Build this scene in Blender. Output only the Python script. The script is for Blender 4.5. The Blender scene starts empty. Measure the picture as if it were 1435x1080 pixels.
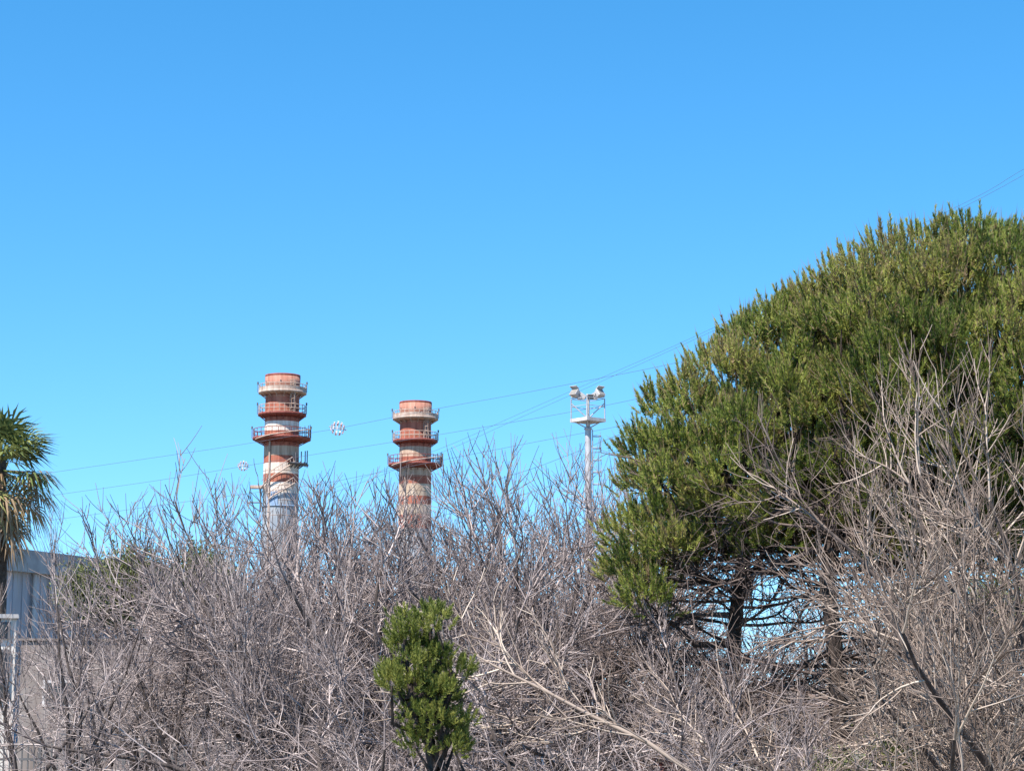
import bpy, math, random
import numpy as np
from mathutils import Vector
R = math.radians
SC = bpy.context.scene
COL = SC.collection

# ------------------------------------------------------------------ camera
F = 717.5 / math.tan(R(15))            # focal length in photo pixels (photo 1435 x 1080)
PITCH = math.atan(420 / F)
CAMZ = 3.2
cam_d = bpy.data.cameras.new('camera')
cam_d.sensor_width = 36
cam_d.lens = 18 / math.tan(R(15))
cam_d.clip_end = 20000
cam = bpy.data.objects.new('camera', cam_d)
cam.location = (0, 0, CAMZ)
cam.rotation_euler = (R(90) + PITCH, 0, 0)
COL.objects.link(cam)
SC.camera = cam

# ------------------------------------------------------------------ sky, sun, exposure
SUN_EL, SUN_AZ = 54, 36                 # behind the camera, to its left
w = bpy.data.worlds.new('World'); SC.world = w; w.use_nodes = True
nt = w.node_tree; nt.nodes.clear()
sky = nt.nodes.new('ShaderNodeTexSky'); sky.sky_type = 'NISHITA'; sky.sun_disc = False
sky.sun_elevation = R(SUN_EL); sky.sun_rotation = R(180 + SUN_AZ)
sky.air_density = 1.0; sky.dust_density = 0.0; sky.ozone_density = 3.0
hs = nt.nodes.new('ShaderNodeHueSaturation'); hs.inputs['Saturation'].default_value = 1.33; hs.inputs['Hue'].default_value = 0.4925
bg = nt.nodes.new('ShaderNodeBackground'); bg.inputs['Strength'].default_value = 0.119
out = nt.nodes.new('ShaderNodeOutputWorld')
# the clear sky stays blue down to the horizon: look the sky up a little higher than the view
tcw = nt.nodes.new('ShaderNodeTexCoord'); mpw = nt.nodes.new('ShaderNodeMapping'); mpw.vector_type = 'POINT'
mpw.inputs['Location'].default_value = (0, 0, 0.10); mpw.inputs['Scale'].default_value = (1, 1, 0.95)
nt.links.new(tcw.outputs['Generated'], mpw.inputs['Vector']); nt.links.new(mpw.outputs[0], sky.inputs['Vector'])
nt.links.new(sky.outputs[0], hs.inputs['Color']); nt.links.new(hs.outputs[0], bg.inputs[0]); nt.links.new(bg.outputs[0], out.inputs[0])
sd = bpy.data.lights.new('sun', 'SUN'); sd.energy = 4.9; sd.angle = R(0.5); sd.color = (1, 0.94, 0.86)
sun = bpy.data.objects.new('sun', sd); COL.objects.link(sun)
tosun = Vector((-math.sin(R(SUN_AZ)) * math.cos(R(SUN_EL)), -math.cos(R(SUN_AZ)) * math.cos(R(SUN_EL)), math.sin(R(SUN_EL))))
sun.rotation_euler = tosun.to_track_quat('Z', 'Y').to_euler()
sun.location = (-30, -30, 60)
SC.view_settings.view_transform = 'Standard'; SC.view_settings.look = 'None'
SC.view_settings.exposure = 1.1; SC.view_settings.gamma = 1
SC.cycles.max_bounces = 5; SC.cycles.diffuse_bounces = 2; SC.cycles.glossy_bounces = 2
SC.cycles.transmission_bounces = 3; SC.cycles.transparent_max_bounces = 8

# ------------------------------------------------------------------ helpers
def at(px, py, Y):
    """The point at distance Y ahead that stands at photo pixel (px, py)."""
    u = (px - 717.5) / F; v = (540 - py) / F
    c, s = math.cos(PITCH), math.sin(PITCH)
    d = Vector((u, c - v * s, s + v * c))
    return Vector((0, 0, CAMZ)) + d * (Y / d.y)
def hz(py, Y): return at(717.5, py, Y).z
def wd(px, Y): return (px - 717.5) / F * Y / math.cos(PITCH) * 0.988

def mat(name, c1, c2=None, scale=4.0, rough=0.8, detail=6, metal=0.0, bump=0.0, bscale=None, c3=None, stretch=None):
    m = bpy.data.materials.new(name); m.use_nodes = True
    n = m.node_tree; b = n.nodes['Principled BSDF']
    b.inputs['Roughness'].default_value = rough; b.inputs['Metallic'].default_value = metal
    b.inputs['Specular IOR Level'].default_value = 0.3
    if c2 is None: c2 = tuple(x * 0.8 for x in c1)
    tc = n.nodes.new('ShaderNodeTexCoord'); vec = tc.outputs['Object']
    if stretch:
        mp = n.nodes.new('ShaderNodeMapping'); mp.inputs['Scale'].default_value = stretch
        n.links.new(vec, mp.inputs['Vector']); vec = mp.outputs[0]
    nz = n.nodes.new('ShaderNodeTexNoise'); nz.inputs['Scale'].default_value = scale; nz.inputs['Detail'].default_value = detail
    n.links.new(vec, nz.inputs['Vector'])
    rp = n.nodes.new('ShaderNodeValToRGB')
    rp.color_ramp.elements[0].position = 0.33; rp.color_ramp.elements[0].color = (*c1, 1)
    rp.color_ramp.elements[1].position = 0.67; rp.color_ramp.elements[1].color = (*c2, 1)
    if c3: e = rp.color_ramp.elements.new(0.5); e.color = (*c3, 1)
    n.links.new(nz.outputs['Fac'], rp.inputs['Fac']); n.links.new(rp.outputs['Color'], b.inputs['Base Color'])
    if bump:
        n2 = n.nodes.new('ShaderNodeTexNoise'); n2.inputs['Scale'].default_value = bscale or scale * 4; n2.inputs['Detail'].default_value = 8
        n.links.new(vec, n2.inputs['Vector'])
        bp = n.nodes.new('ShaderNodeBump'); bp.inputs['Strength'].default_value = bump; bp.inputs['Distance'].default_value = 0.05
        n.links.new(n2.outputs['Fac'], bp.inputs['Height']); n.links.new(bp.outputs['Normal'], b.inputs['Normal'])
    return m

def tint_mat(name, stops, rough=0.7, trans=0.0, noise=0.0, nscale=6.0):
    """Colour by the mesh's own 'tint' attribute (each leaf, needle or twig has one)."""
    m = bpy.data.materials.new(name); m.use_nodes = True
    n = m.node_tree; b = n.nodes['Principled BSDF']
    b.inputs['Roughness'].default_value = rough; b.inputs['Specular IOR Level'].default_value = 0.25
    a = n.nodes.new('ShaderNodeAttribute'); a.attribute_name = 'tint'
    fac = a.outputs['Fac']
    if noise:
        tc = n.nodes.new('ShaderNodeTexCoord'); nz = n.nodes.new('ShaderNodeTexNoise'); nz.inputs['Scale'].default_value = nscale
        n.links.new(tc.outputs['Object'], nz.inputs['Vector'])
        ma = n.nodes.new('ShaderNodeMath'); ma.operation = 'MULTIPLY_ADD'; ma.inputs[1].default_value = noise; ma.inputs[2].default_value = -noise / 2
        n.links.new(nz.outputs['Fac'], ma.inputs[0])
        ad = n.nodes.new('ShaderNodeMath'); ad.operation = 'ADD'; ad.use_clamp = True
        n.links.new(fac, ad.inputs[0]); n.links.new(ma.outputs[0], ad.inputs[1]); fac = ad.outputs[0]
    rp = n.nodes.new('ShaderNodeValToRGB')
    els = rp.color_ramp.elements
    els[0].position = stops[0][0]; els[0].color = (*stops[0][1], 1)
    els[1].position = stops[-1][0]; els[1].color = (*stops[-1][1], 1)
    for p, c in stops[1:-1]:
        e = els.new(p); e.color = (*c, 1)
    n.links.new(fac, rp.inputs['Fac']); n.links.new(rp.outputs['Color'], b.inputs['Base Color'])
    if trans:
        t = n.nodes.new('ShaderNodeBsdfTranslucent'); mx = n.nodes.new('ShaderNodeMixShader'); mx.inputs[0].default_value = trans
        n.links.new(rp.outputs['Color'], t.inputs['Color'])
        o = n.nodes['Material Output']
        n.links.new(b.outputs[0], mx.inputs[1]); n.links.new(t.outputs[0], mx.inputs[2]); n.links.new(mx.outputs[0], o.inputs['Surface'])
    return m

def mesh_np(name, V, faces, tint=None, smooth=False, loops=3):
    """faces: (n, loops) int array"""
    me = bpy.data.meshes.new(name)
    V = np.asarray(V, np.float32); faces = np.asarray(faces, np.int32)
    me.vertices.add(len(V)); me.vertices.foreach_set('co', V.ravel())
    me.loops.add(faces.size); me.loops.foreach_set('vertex_index', faces.ravel())
    me.polygons.add(len(faces)); me.polygons.foreach_set('loop_start', np.arange(0, faces.size, loops, dtype=np.int32))
    me.polygons.foreach_set('use_smooth', np.full(len(faces), smooth))
    if tint is not None:
        at_ = me.attributes.new('tint', 'FLOAT', 'POINT'); at_.data.foreach_set('value', np.asarray(tint, np.float32))
    me.update(calc_edges=True)
    return me

def link(name, me, m=None, parent=None, loc=None):
    o = bpy.data.objects.new(name, me); COL.objects.link(o)
    if m is not None:
        for x in (m if isinstance(m, (list, tuple)) else [m]): me.materials.append(x)
    if parent is not None: o.parent = parent
    if loc is not None: o.location = loc
    return o

def tag(o, label=None, cat=None, group=None, kind=None):
    if label: o['label'] = label
    if cat: o['category'] = cat
    if group: o['group'] = group
    if kind: o['kind'] = kind
    return o
def empty(name, loc, label, cat, group=None, rz=0.0):
    o = bpy.data.objects.new(name, None); COL.objects.link(o); o.location = loc; o.rotation_euler = (0, 0, rz)
    o.empty_display_size = 0.3
    return tag(o, label, cat, group)
def kids(o): return [x for x in bpy.data.objects if x.parent == o]
def copy_tree(o, parent=None):
    c = o.copy(); COL.objects.link(c); c.parent = parent
    for ch in kids(o): copy_tree(ch, c)
    return c

class MB:
    """Collects boxes, bars, rings into one mesh with per-face material slots."""
    def __init__(s): s.v = []; s.f = []; s.mi = []; s.sm = []
    def add(s, v, f, mi=0, sm=False):
        o = len(s.v); s.v += [tuple(p) for p in v]
        for q in f: s.f.append(tuple(i + o for i in q)); s.mi.append(mi); s.sm.append(sm)
    def box(s, c, d, mi=0, rot=None):
        x, y, z = d[0] / 2, d[1] / 2, d[2] / 2
        P = [Vector((a * x, b * y, e * z)) for a in (-1, 1) for b in (-1, 1) for e in (-1, 1)]
        if rot is not None: P = [rot @ p for p in P]
        P = [p + Vector(c) for p in P]
        s.add(P, [(0, 1, 3, 2), (4, 6, 7, 5), (0, 4, 5, 1), (2, 3, 7, 6), (0, 2, 6, 4), (1, 5, 7, 3)], mi)
    def bar(s, a, b, r, n=6, r2=None, mi=0):
        a = Vector(a); b = Vector(b); r2 = r if r2 is None else r2
        d = (b - a).normalized(); u = d.cross(Vector((0, 0, 1)))
        if u.length < 1e-4: u = Vector((1, 0, 0))
        u.normalize(); w_ = d.cross(u)
        P = []
        for i in range(n):
            t = 2 * math.pi * i / n; e = u * math.cos(t) + w_ * math.sin(t)
            P += [a + e * r, b + e * r2]
        f = [(2 * i, 2 * i + 1, (2 * i + 3) % (2 * n), (2 * i + 2) % (2 * n)) for i in range(n)]
        s.add(P, f, mi, True)
        s.add([P[2 * i] for i in range(n)], [tuple(range(n))], mi); s.add([P[2 * i + 1] for i in range(n)], [tuple(reversed(range(n)))], mi)
    def path(s, pts, r, n=6, mi=0):
        for a, b in zip(pts[:-1], pts[1:]): s.bar(a, b, r, n, mi=mi)
    def lathe(s, prof, n=48, mis=None, c=(0, 0, 0), sm=True, close=False, a0=0.0, a1=2 * math.pi):
        full = abs(a1 - a0 - 2 * math.pi) < 1e-6
        k = n if full else n + 1
        P = []
        for r, z in prof:
            for i in range(k):
                t = a0 + (a1 - a0) * i / n; P.append((c[0] + r * math.cos(t), c[1] + r * math.sin(t), c[2] + z))
        o = len(s.v); s.v += P
        J = len(prof)
        for j in range(J if close else J - 1):
            j2 = (j + 1) % J
            for i in range(n):
                i2 = (i + 1) % k
                s.f.append((o + j * k + i, o + j * k + i2, o + j2 * k + i2, o + j2 * k + i)); s.mi.append(mis[j] if mis else 0); s.sm.append(sm)
    def torus(s, c, R_, r, n=48, m=5, mi=0):
        prof = [(R_ + r * math.cos(2 * math.pi * j / m), r * math.sin(2 * math.pi * j / m)) for j in range(m)]
        s.lathe(prof, n, [mi] * m, c, True, True)
    def build(s, name, m, parent=None, loc=None):
        me = bpy.data.meshes.new(name); me.from_pydata(s.v, [], s.f); me.update()
        me.polygons.foreach_set('material_index', s.mi); me.polygons.foreach_set('use_smooth', s.sm)
        return link(name, me, m, parent, loc)

def tubes(name, polys, m, parent=None, sides=3):
    """polys: list of (points list, radii list, tint). One mesh of tapered tubes."""
    groups = {}
    for p in polys: groups.setdefault(len(p[0]), []).append(p)
    VV, FF, TT = [], [], []; off = 0
    for k, ps in groups.items():
        P = np.array([[tuple(q) for q in p[0]] for p in ps], np.float64)      # n,k,3
        r = np.array([p[1] for p in ps], np.float64); t = np.array([p[2] for p in ps])
        n = len(ps)
        T = np.empty_like(P); T[:, 1:-1] = P[:, 2:] - P[:, :-2]; T[:, 0] = P[:, 1] - P[:, 0]; T[:, -1] = P[:, -1] - P[:, -2]
        T /= np.linalg.norm(T, axis=2, keepdims=True) + 1e-9
        D = P[:, -1] - P[:, 0]; ref = np.where(np.abs(D[:, 2:3]) > 0.8 * np.linalg.norm(D, axis=1, keepdims=True), [[1., 0, 0]], [[0, 0, 1.]])
        ref = np.repeat(ref[:, None, :], k, 1)
        U = np.cross(T, ref); U /= np.linalg.norm(U, axis=2, keepdims=True) + 1e-9; W = np.cross(T, U)
        an = np.arange(sides) * 2 * math.pi / sides
        V = P[:, :, None, :] + r[:, :, None, None] * (U[:, :, None, :] * np.cos(an)[None, None, :, None] + W[:, :, None, :] * np.sin(an)[None, None, :, None])
        idx = np.arange(n * k * sides).reshape(n, k, sides) + off
        a = idx[:, :-1, :]; b = np.roll(a, -1, 2); c = idx[:, 1:, :]; d = np.roll(c, -1, 2)
        FF.append(np.stack([a, c, d, b], -1).reshape(-1, 4)); VV.append(V.reshape(-1, 3)); TT.append(np.repeat(t, k * sides)); off += n * k * sides
    me = mesh_np(name, np.concatenate(VV), np.concatenate(FF), np.concatenate(TT), True, 4)
    return link(name, me, m, parent)

# ------------------------------------------------------------------ materials
M_red = mat('faded_red_paint', (0.31, 0.095, 0.06), (0.40, 0.155, 0.10), 0.9, 0.75, c3=(0.35, 0.115, 0.075), stretch=(1, 1, .35))
M_redtop = mat('pale_red_paint', (0.34, 0.145, 0.10), (0.40, 0.20, 0.145), 0.9, 0.75, stretch=(1, 1, .35))
M_white = mat('weathered_white_paint', (0.74, 0.67, 0.6), (0.64, 0.56, 0.49), 0.8, 0.75, c3=(0.7, 0.62, 0.55), stretch=(1, 1, .3))
M_tan = mat('stained_shaded_white_paint', (0.5, 0.37, 0.28), (0.42, 0.30, 0.22), 0.8, 0.8, stretch=(1, 1, .3))  # tan of a white band in gallery shadow, painted in as colour
M_pale = mat('dull_blue_grey_cladding', (0.25, 0.30, 0.36), (0.34, 0.37, 0.40), 0.6, 0.7)
M_white2 = mat('yellowed_cream_paint', (0.56, 0.45, 0.34), (0.44, 0.34, 0.25), 0.8, 0.75, c3=(0.52, 0.41, 0.31), stretch=(1, 1, .3))
M_dred = mat('dark_red_steel', (0.19, 0.045, 0.035), (0.26, 0.08, 0.06), 1.5, 0.7)
M_cream = mat('cream_steel', (0.5, 0.4, 0.34), (0.42, 0.31, 0.25), 1.5, 0.7)
M_blue = mat('blue_grey_steel', (0.16, 0.24, 0.36), (0.22, 0.3, 0.42), 1.5, 0.6)
M_dsteel = mat('dark_steel', (0.08, 0.08, 0.09), (0.13, 0.12, 0.12), 2, 0.6)
M_galv = mat('galvanised_steel', (0.38, 0.38, 0.41), (0.5, 0.49, 0.5), 3, 0.5, metal=0.2)
M_gwhite = mat('white_painted_steel', (0.56, 0.54, 0.53), (0.44, 0.42, 0.41), 3, 0.5)
M_lens = mat('floodlight_glass', (0.2, 0.18, 0.16), (0.27, 0.25, 0.22), 3, 0.15)
M_wire = mat('weathered_cable', (0.08, 0.09, 0.12), (0.10, 0.11, 0.14), 3, 0.5)
M_ballw = mat('white_ball_plastic', (0.42, 0.42, 0.44), (0.34, 0.34, 0.36), 3, 0.6)
M_ballr = mat('faded_pink_ball_plastic', (0.7, 0.45, 0.42), (0.62, 0.38, 0.36), 3, 0.6)
M_bark = mat('dark_bark', (0.045, 0.035, 0.032), (0.12, 0.095, 0.084), 9, 0.9, bump=0.6, stretch=(1, 1, .3))
M_twig = tint_mat('grey_brown_twig', [(0, (0.075, 0.058, 0.057)), (.4, (0.28, 0.228, 0.217)), (1, (0.53, 0.447, 0.415))], 0.75, noise=0.35, nscale=3)
M_twigw = tint_mat('warm_tan_twig', [(0, (0.08, 0.058, 0.047)), (.4, (0.25, 0.19, 0.155)), (1, (0.55, 0.45, 0.365))], 0.75, noise=0.35, nscale=3)
M_pbark = mat('pine_bark', (0.03, 0.022, 0.019), (0.075, 0.055, 0.045), 8, 0.95, bump=0.8, stretch=(1, 1, .4))
M_ptwig = tint_mat('dead_pine_twig', [(0, (0.04, 0.03, 0.028)), (1, (0.16, 0.12, 0.105))], 0.85)
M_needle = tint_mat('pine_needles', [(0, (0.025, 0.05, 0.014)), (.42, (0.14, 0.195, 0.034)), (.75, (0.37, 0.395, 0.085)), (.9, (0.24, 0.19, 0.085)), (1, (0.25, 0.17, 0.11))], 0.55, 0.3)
M_needle2 = tint_mat('young_pine_needles', [(0, (0.03, 0.05, 0.012)), (.5, (0.145, 0.178, 0.035)), (1, (0.34, 0.34, 0.09))], 0.55, 0.3)
M_leaf = tint_mat('olive_leaves', [(0, (0.04, 0.05, 0.018)), (.5, (0.12, 0.135, 0.045)), (1, (0.22, 0.215, 0.085))], 0.6, 0.25)
M_leafr = tint_mat('dark_red_leaves', [(0, (0.05, 0.014, 0.012)), (.5, (0.12, 0.03, 0.025)), (1, (0.2, 0.07, 0.05))], 0.6, 0.25)
M_leafy = tint_mat('pale_green_leaves', [(0, (0.07, 0.09, 0.03)), (.5, (0.16, 0.18, 0.06)), (1, (0.3, 0.3, 0.13))], 0.6, 0.3)
M_frond = tint_mat('palm_frond', [(0, (0.04, 0.055, 0.018)), (.4, (0.15, 0.18, 0.055)), (.6, (0.30, 0.30, 0.11)), (.72, (0.32, 0.22, 0.13)), (1, (0.42, 0.30, 0.21))], 0.5, 0.2)
M_ptrunk = mat('palm_fibre', (0.06, 0.045, 0.035), (0.13, 0.10, 0.08), 10, 0.95, bump=0.8)
M_ground = mat('dry_littered_ground', (0.19, 0.155, 0.12), (0.12, 0.115, 0.075), 0.22, 0.95, detail=12, c3=(0.16, 0.135, 0.10), bump=0.3)
M_asph = mat('asphalt', (0.055, 0.054, 0.053), (0.08, 0.078, 0.075), 3, 0.9, bump=0.2)
M_kerb = mat('concrete_kerb', (0.4, 0.38, 0.35), (0.3, 0.29, 0.27), 3, 0.9)
M_block = mat('beige_render', (0.25, 0.22, 0.205), (0.2, 0.175, 0.16), 0.7, 0.9, detail=10, bump=0.3)
M_clad = mat('grey_cladding', (0.36, 0.37, 0.42), (0.42, 0.425, 0.46), 0.3, 0.6)
M_fasc = mat('stained_roof_fascia', (0.38, 0.36, 0.35), (0.24, 0.23, 0.23), 1.2, 0.8, c3=(0.32, 0.31, 0.31))
M_wall = mat('white_wall_paint', (0.72, 0.69, 0.64), (0.62, 0.58, 0.53), 1, 0.8)
M_glass = mat('dark_window_glass', (0.03, 0.035, 0.04), (0.05, 0.055, 0.06), 1, 0.08)
M_fence = mat('weathered_fence_steel', (0.13, 0.125, 0.125), (0.08, 0.078, 0.078), 4, 0.6, metal=0.2)

def streaks(m, dark=.55, sc=2.2):
    """run-off stains and soot on the old paint: vertical streaks of their own shape"""
    n = m.node_tree; b = n.nodes['Principled BSDF']; src = b.inputs['Base Color'].links[0].from_socket
    tc = n.nodes.new('ShaderNodeTexCoord'); mp = n.nodes.new('ShaderNodeMapping'); mp.inputs['Scale'].default_value = (sc, sc, sc * .09)
    nz = n.nodes.new('ShaderNodeTexNoise'); nz.inputs['Scale'].default_value = 1; nz.inputs['Detail'].default_value = 8; nz.inputs['Roughness'].default_value = .65
    rp = n.nodes.new('ShaderNodeValToRGB'); rp.color_ramp.elements[0].position = .38; rp.color_ramp.elements[0].color = (dark, dark * .9, dark * .85, 1)
    rp.color_ramp.elements[1].position = .6; rp.color_ramp.elements[1].color = (1, 1, 1, 1)
    mx = n.nodes.new('ShaderNodeMix'); mx.data_type = 'RGBA'; mx.blend_type = 'MULTIPLY'; mx.inputs[0].default_value = 1
    n.links.new(tc.outputs['Object'], mp.inputs[0]); n.links.new(mp.outputs[0], nz.inputs['Vector']); n.links.new(nz.outputs['Fac'], rp.inputs['Fac'])
    n.links.new(src, mx.inputs[6]); n.links.new(rp.outputs[0], mx.inputs[7]); n.links.new(mx.outputs[2], b.inputs['Base Color'])
for m_ in (M_red, M_redtop, M_white, M_white2, M_tan, M_pale, M_dred, M_cream): streaks(m_, .66)
for m_ in (M_galv, M_gwhite, M_clad, M_block, M_wall): streaks(m_, .72, 1.2)

# ------------------------------------------------------------------ ground and road
def grid_ground():
    xs = np.concatenate([[-6000, -2500, -900, -300], np.linspace(-120, 120, 61), [300, 900, 2500, 6000]])
    ys = np.concatenate([[-400, -100], np.linspace(-20, 160, 61), [250, 500, 1000, 3000, 9000]])
    X, Y = np.meshgrid(xs, ys); rg = np.random.default_rng(3)
    Z = np.where((np.abs(X) < 121) & (Y < 161) & (Y > -21), rg.normal(0, .03, X.shape), 0)
    Z = np.where((Y > 48) & (Y < 62), -0.06, Z)
    nx = len(xs); ny = len(ys); idx = np.arange(nx * ny).reshape(ny, nx)
    f = np.stack([idx[:-1, :-1], idx[:-1, 1:], idx[1:, 1:], idx[1:, :-1]], -1).reshape(-1, 4)
    return mesh_np('ground', np.stack([X, Y, Z], -1).reshape(-1, 3), f, loops=4)
tag(link('ground', grid_ground(), M_ground), kind='structure')
mb = MB(); mb.box((0, 55, -0.046), (900, 8, 0.1)); tag(mb.build('road', M_asph), kind='structure')
mb = MB(); mb.box((0, 59.1, 0.03), (900, 0.2, 0.24)); mb.box((0, 50.9, 0.03), (900, 0.2, 0.24)); tag(mb.build('kerb', M_kerb), kind='structure')

# ------------------------------------------------------------------ chimneys
def ring_rail(Rr, z0, h, npost, slant=0.0, rail=0.055, post=0.05):
    m = MB()
    for k in (0.5, 1.0): m.torus((0, 0, z0 + h * k), Rr, rail, 48, 4)
    for i in range(npost):
        t = 2 * math.pi * i / npost; m.bar((Rr * math.cos(t), Rr * math.sin(t), z0), (Rr * math.cos(t), Rr * math.sin(t), z0 + h), post, 4)
    return m
def gallery(parent, rb, Rg, z, h, m_slab, m_rail, brk=0.9, name='gallery', cone=True):
    """slab ring with a sloped underside, support brackets, railing as a sub-part"""
    s = MB()
    s.lathe([(rb, z), (Rg, z), (Rg, z - 0.32), (Rg - 0.12, z - 0.36), (rb, z - (brk if cone else 0.36))], 48, [0] * 5, close=True)
    n = 16
    for i in range(n):
        t = 2 * math.pi * (i + .5) / n; c_, s_ = math.cos(t), math.sin(t)
        s.bar((rb * c_, rb * s_, z - brk - .35), ((Rg - .2) * c_, (Rg - .2) * s_, z - .35), 0.06, 4)
    g = s.build(name, m_slab, parent)
    ring_rail(Rg - 0.07, z, h, 28).build('railing', m_rail, g)
    # two aviation lamps on short posts at the sides
    for t in (R(188), R(-6)):
        l = MB(); x, y = (Rg + .1) * math.cos(t), (Rg + .1) * math.sin(t)
        l.bar((x, y, z - .1), (x, y, z + h + .1), 0.05, 5); l.bar((x, y, z + h + .1), (x, y, z + h + .5), 0.13, 8)
        l.build('obstruction_lamp', M_dsteel, g)
    return g
def ladder(parent, r, z0, z1, ang, m):
    s = MB(); t = R(ang); e = Vector((math.cos(t), math.sin(t), 0)); u = Vector((-math.sin(t), math.cos(t), 0))
    for k in (-.3, .3): s.bar(e * (r + .25) + u * k + Vector((0, 0, z0)), e * (r + .25) + u * k + Vector((0, 0, z1)), .06, 4)
    z = z0
    while z < z1:
        s.bar(e * (r + .25) - u * .3 + Vector((0, 0, z)), e * (r + .25) + u * .3 + Vector((0, 0, z)), .035, 4); z += .35
    z = z0 + .6
    while z < z1:                       # safety cage hoops
        s.path([e * (r + .25) + u * -.38 + Vector((0, 0, z)), e * (r + .75) + u * -.36 + Vector((0, 0, z)), e * (r + 1.0) + Vector((0, 0, z)), e * (r + .75) + u * .36 + Vector((0, 0, z)), e * (r + .25) + u * .38 + Vector((0, 0, z))], .045, 4); z += .75
    for a in (-.36, .0, .36):
        q = r + (1.0 if a == 0 else .75)
        s.bar(e * q + u * a + Vector((0, 0, z0 + .6)), e * q + u * a + Vector((0, 0, z1)), .04, 4)
    return s.build('ladder', m, parent)

def chimney(cx, D, rims, label, low, white=None):
    """rims: photo y of the visible levels; radii measured in the photo at distance D"""
    px = D / F
    base = at(cx, rims['low'], D)
    # keep it vertical over the point seen at the upper shaft
    top = at(cx, rims['rim'], D)
    Z = lambda y: at(cx, y, D - 2.5).z
    root = empty('industrial_chimney', (top.x, D, 0), label, 'chimney', 'red and white banded industrial chimneys')
    r = rims['r']
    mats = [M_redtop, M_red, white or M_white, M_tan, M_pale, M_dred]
    zs = [(Z(y), mi) for y, mi in rims['bands']]
    prof, mis = [(r * 1.12, 0), (r * 1.08, zs[-1][0])], [4]
    rad = lambda z: r * (1.0 + 0.055 * max(0, min(1, (zs[0][0] - z) / 16)))
    prof = [(rad(0), 0.0)]; mis = []
    for (z, mi) in reversed(zs):
        prof.append((rad(z), z)); mis.append(mi)
    ztop = zs[0][0]
    prof += [(r * .93, ztop), (r * .93, ztop - 6)]; mis += [5, 5]
    m = MB(); m.lathe(prof, 64, mis)
    # cladding seams: thin raised hoops
    sh = m.build('shaft', mats, root)
    seam = MB()
    z = ztop - 1.2
    while z > 2:
        seam.torus((0, 0, z), rad(z) + .005, .035, 64, 4); z -= 2.35
    for k in range(7):
        t = R(200 + 25 * k)
        seam.bar((rad(ztop) * math.cos(t) * 1.003, rad(ztop) * math.sin(t) * 1.003, ztop - 12 + (k % 3)), (rad(ztop) * math.cos(t) * 1.003, rad(ztop) * math.sin(t) * 1.003, ztop - 6 + k % 4), .03, 4)
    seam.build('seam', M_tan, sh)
    rm = MB(); rm.lathe([(r * 1.055, ztop + .05), (r * 1.055, ztop - .28), (r * 1.0, ztop - .36), (r * .9, ztop - .30), (r * .9, ztop + .05)], 64, close=True); rm.build('rim', M_dred, root)
    fl = MB(); fl.lathe([(r * 1.0, ztop - .3), (r * 1.06, ztop - .3), (r * 1.03, Z(rims['g1']) + .15), (r, Z(rims['g1']) + .1)], 64); fl.build('top_cone', M_redtop, root)
    for k in range(9):
        t = R(190 + k * 20); fp = MB(); fp.box((r * 1.056 * math.cos(t), r * 1.056 * math.sin(t), ztop - 1.15), (.16, .16, .2)); 
        if k % 3 == 1: fp.build('sampling_port', M_dsteel, root)
    g1 = gallery(root, r, rims['R1'], Z(rims['g1']), 1.05, M_cream, M_cream, 0.7)
    bl = MB(); bl.lathe([(rims['R1'] - .05, Z(rims['g1']) + .02), (rims['R1'] - .05, Z(rims['g1']) + .5)], 48); bl.build('toe_board', M_cream, g1)
    g2 = gallery(root, r, rims['R2'], Z(rims['g2']), 1.25, M_dred, M_cream, 0.75)
    g3 = gallery(root, r, rims['R3'], Z(rims['g3']), 1.3, M_dred, M_dred, 0.9)
    hb = MB()                           # inclined handrail of the stair along gallery 3
    zz = Z(rims['g3'])
    pts = []
    for i in range(15):
        t = R(215 + i * 10); pts.append((rims['R3'] * 1.01 * math.cos(t), rims['R3'] * 1.01 * math.sin(t), zz - .5 + i * .13))
    hb.path(pts, .09, 5); hb.build('stair_rail', M_cream, root)
    for i in range(5):                  # tall posts at the right of gallery 3
        gp = MB(); t = R(-58 + i * 14); x, y = (rims['R3'] - .1) * math.cos(t), (rims['R3'] - .1) * math.sin(t)
        gp.bar((x, y, zz), (x, y, zz + 1.2 + .22 * i), .06, 4); gp.build('rail_post', M_dsteel, root)
    ladder(root, r, Z(rims['g2']), Z(rims['g1']) + 1.6, -52, M_cream)
    pp = MB(); t = R(238); e = Vector((math.cos(t), math.sin(t), 0)) * (r * 1.07 + .12)
    pp.bar(e + Vector((0, 0, 1)), e + Vector((0, 0, Z(rims['g3']) - .3)), .15, 8)
    for k in range(5): pp.torus((e.x, e.y, 6 + k * 6), .2, .05, 8, 4)
    pp.build('riser_pipe', M_cream, root)
    return root, Z, rad, r

P1 = 300 / F
c1, Z1, rad1, r1 = chimney(396.5, 300, dict(rim=523, low=900, r=23.6 * P1, g1=546, g2=577, g3=611, R1=34 * P1, R2=34 * P1, R3=41 * P1,
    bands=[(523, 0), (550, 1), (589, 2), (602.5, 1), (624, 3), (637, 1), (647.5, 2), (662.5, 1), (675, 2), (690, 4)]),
    'tall red and white chimney with three ring galleries, the left and taller of the two', 0)
P2 = 324 / F
c2, Z2, rad2, r2 = chimney(582.5, 324, dict(rim=561, low=900, r=21.8 * P2, g1=583, g2=614.5, g3=648, R1=32.3 * P2, R2=31.8 * P2, R3=38 * P2,
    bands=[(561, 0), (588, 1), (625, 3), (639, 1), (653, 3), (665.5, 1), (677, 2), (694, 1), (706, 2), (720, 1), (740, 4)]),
    'shorter red and white banded chimney, to the right of the taller chimney', 0, M_white2)
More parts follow.
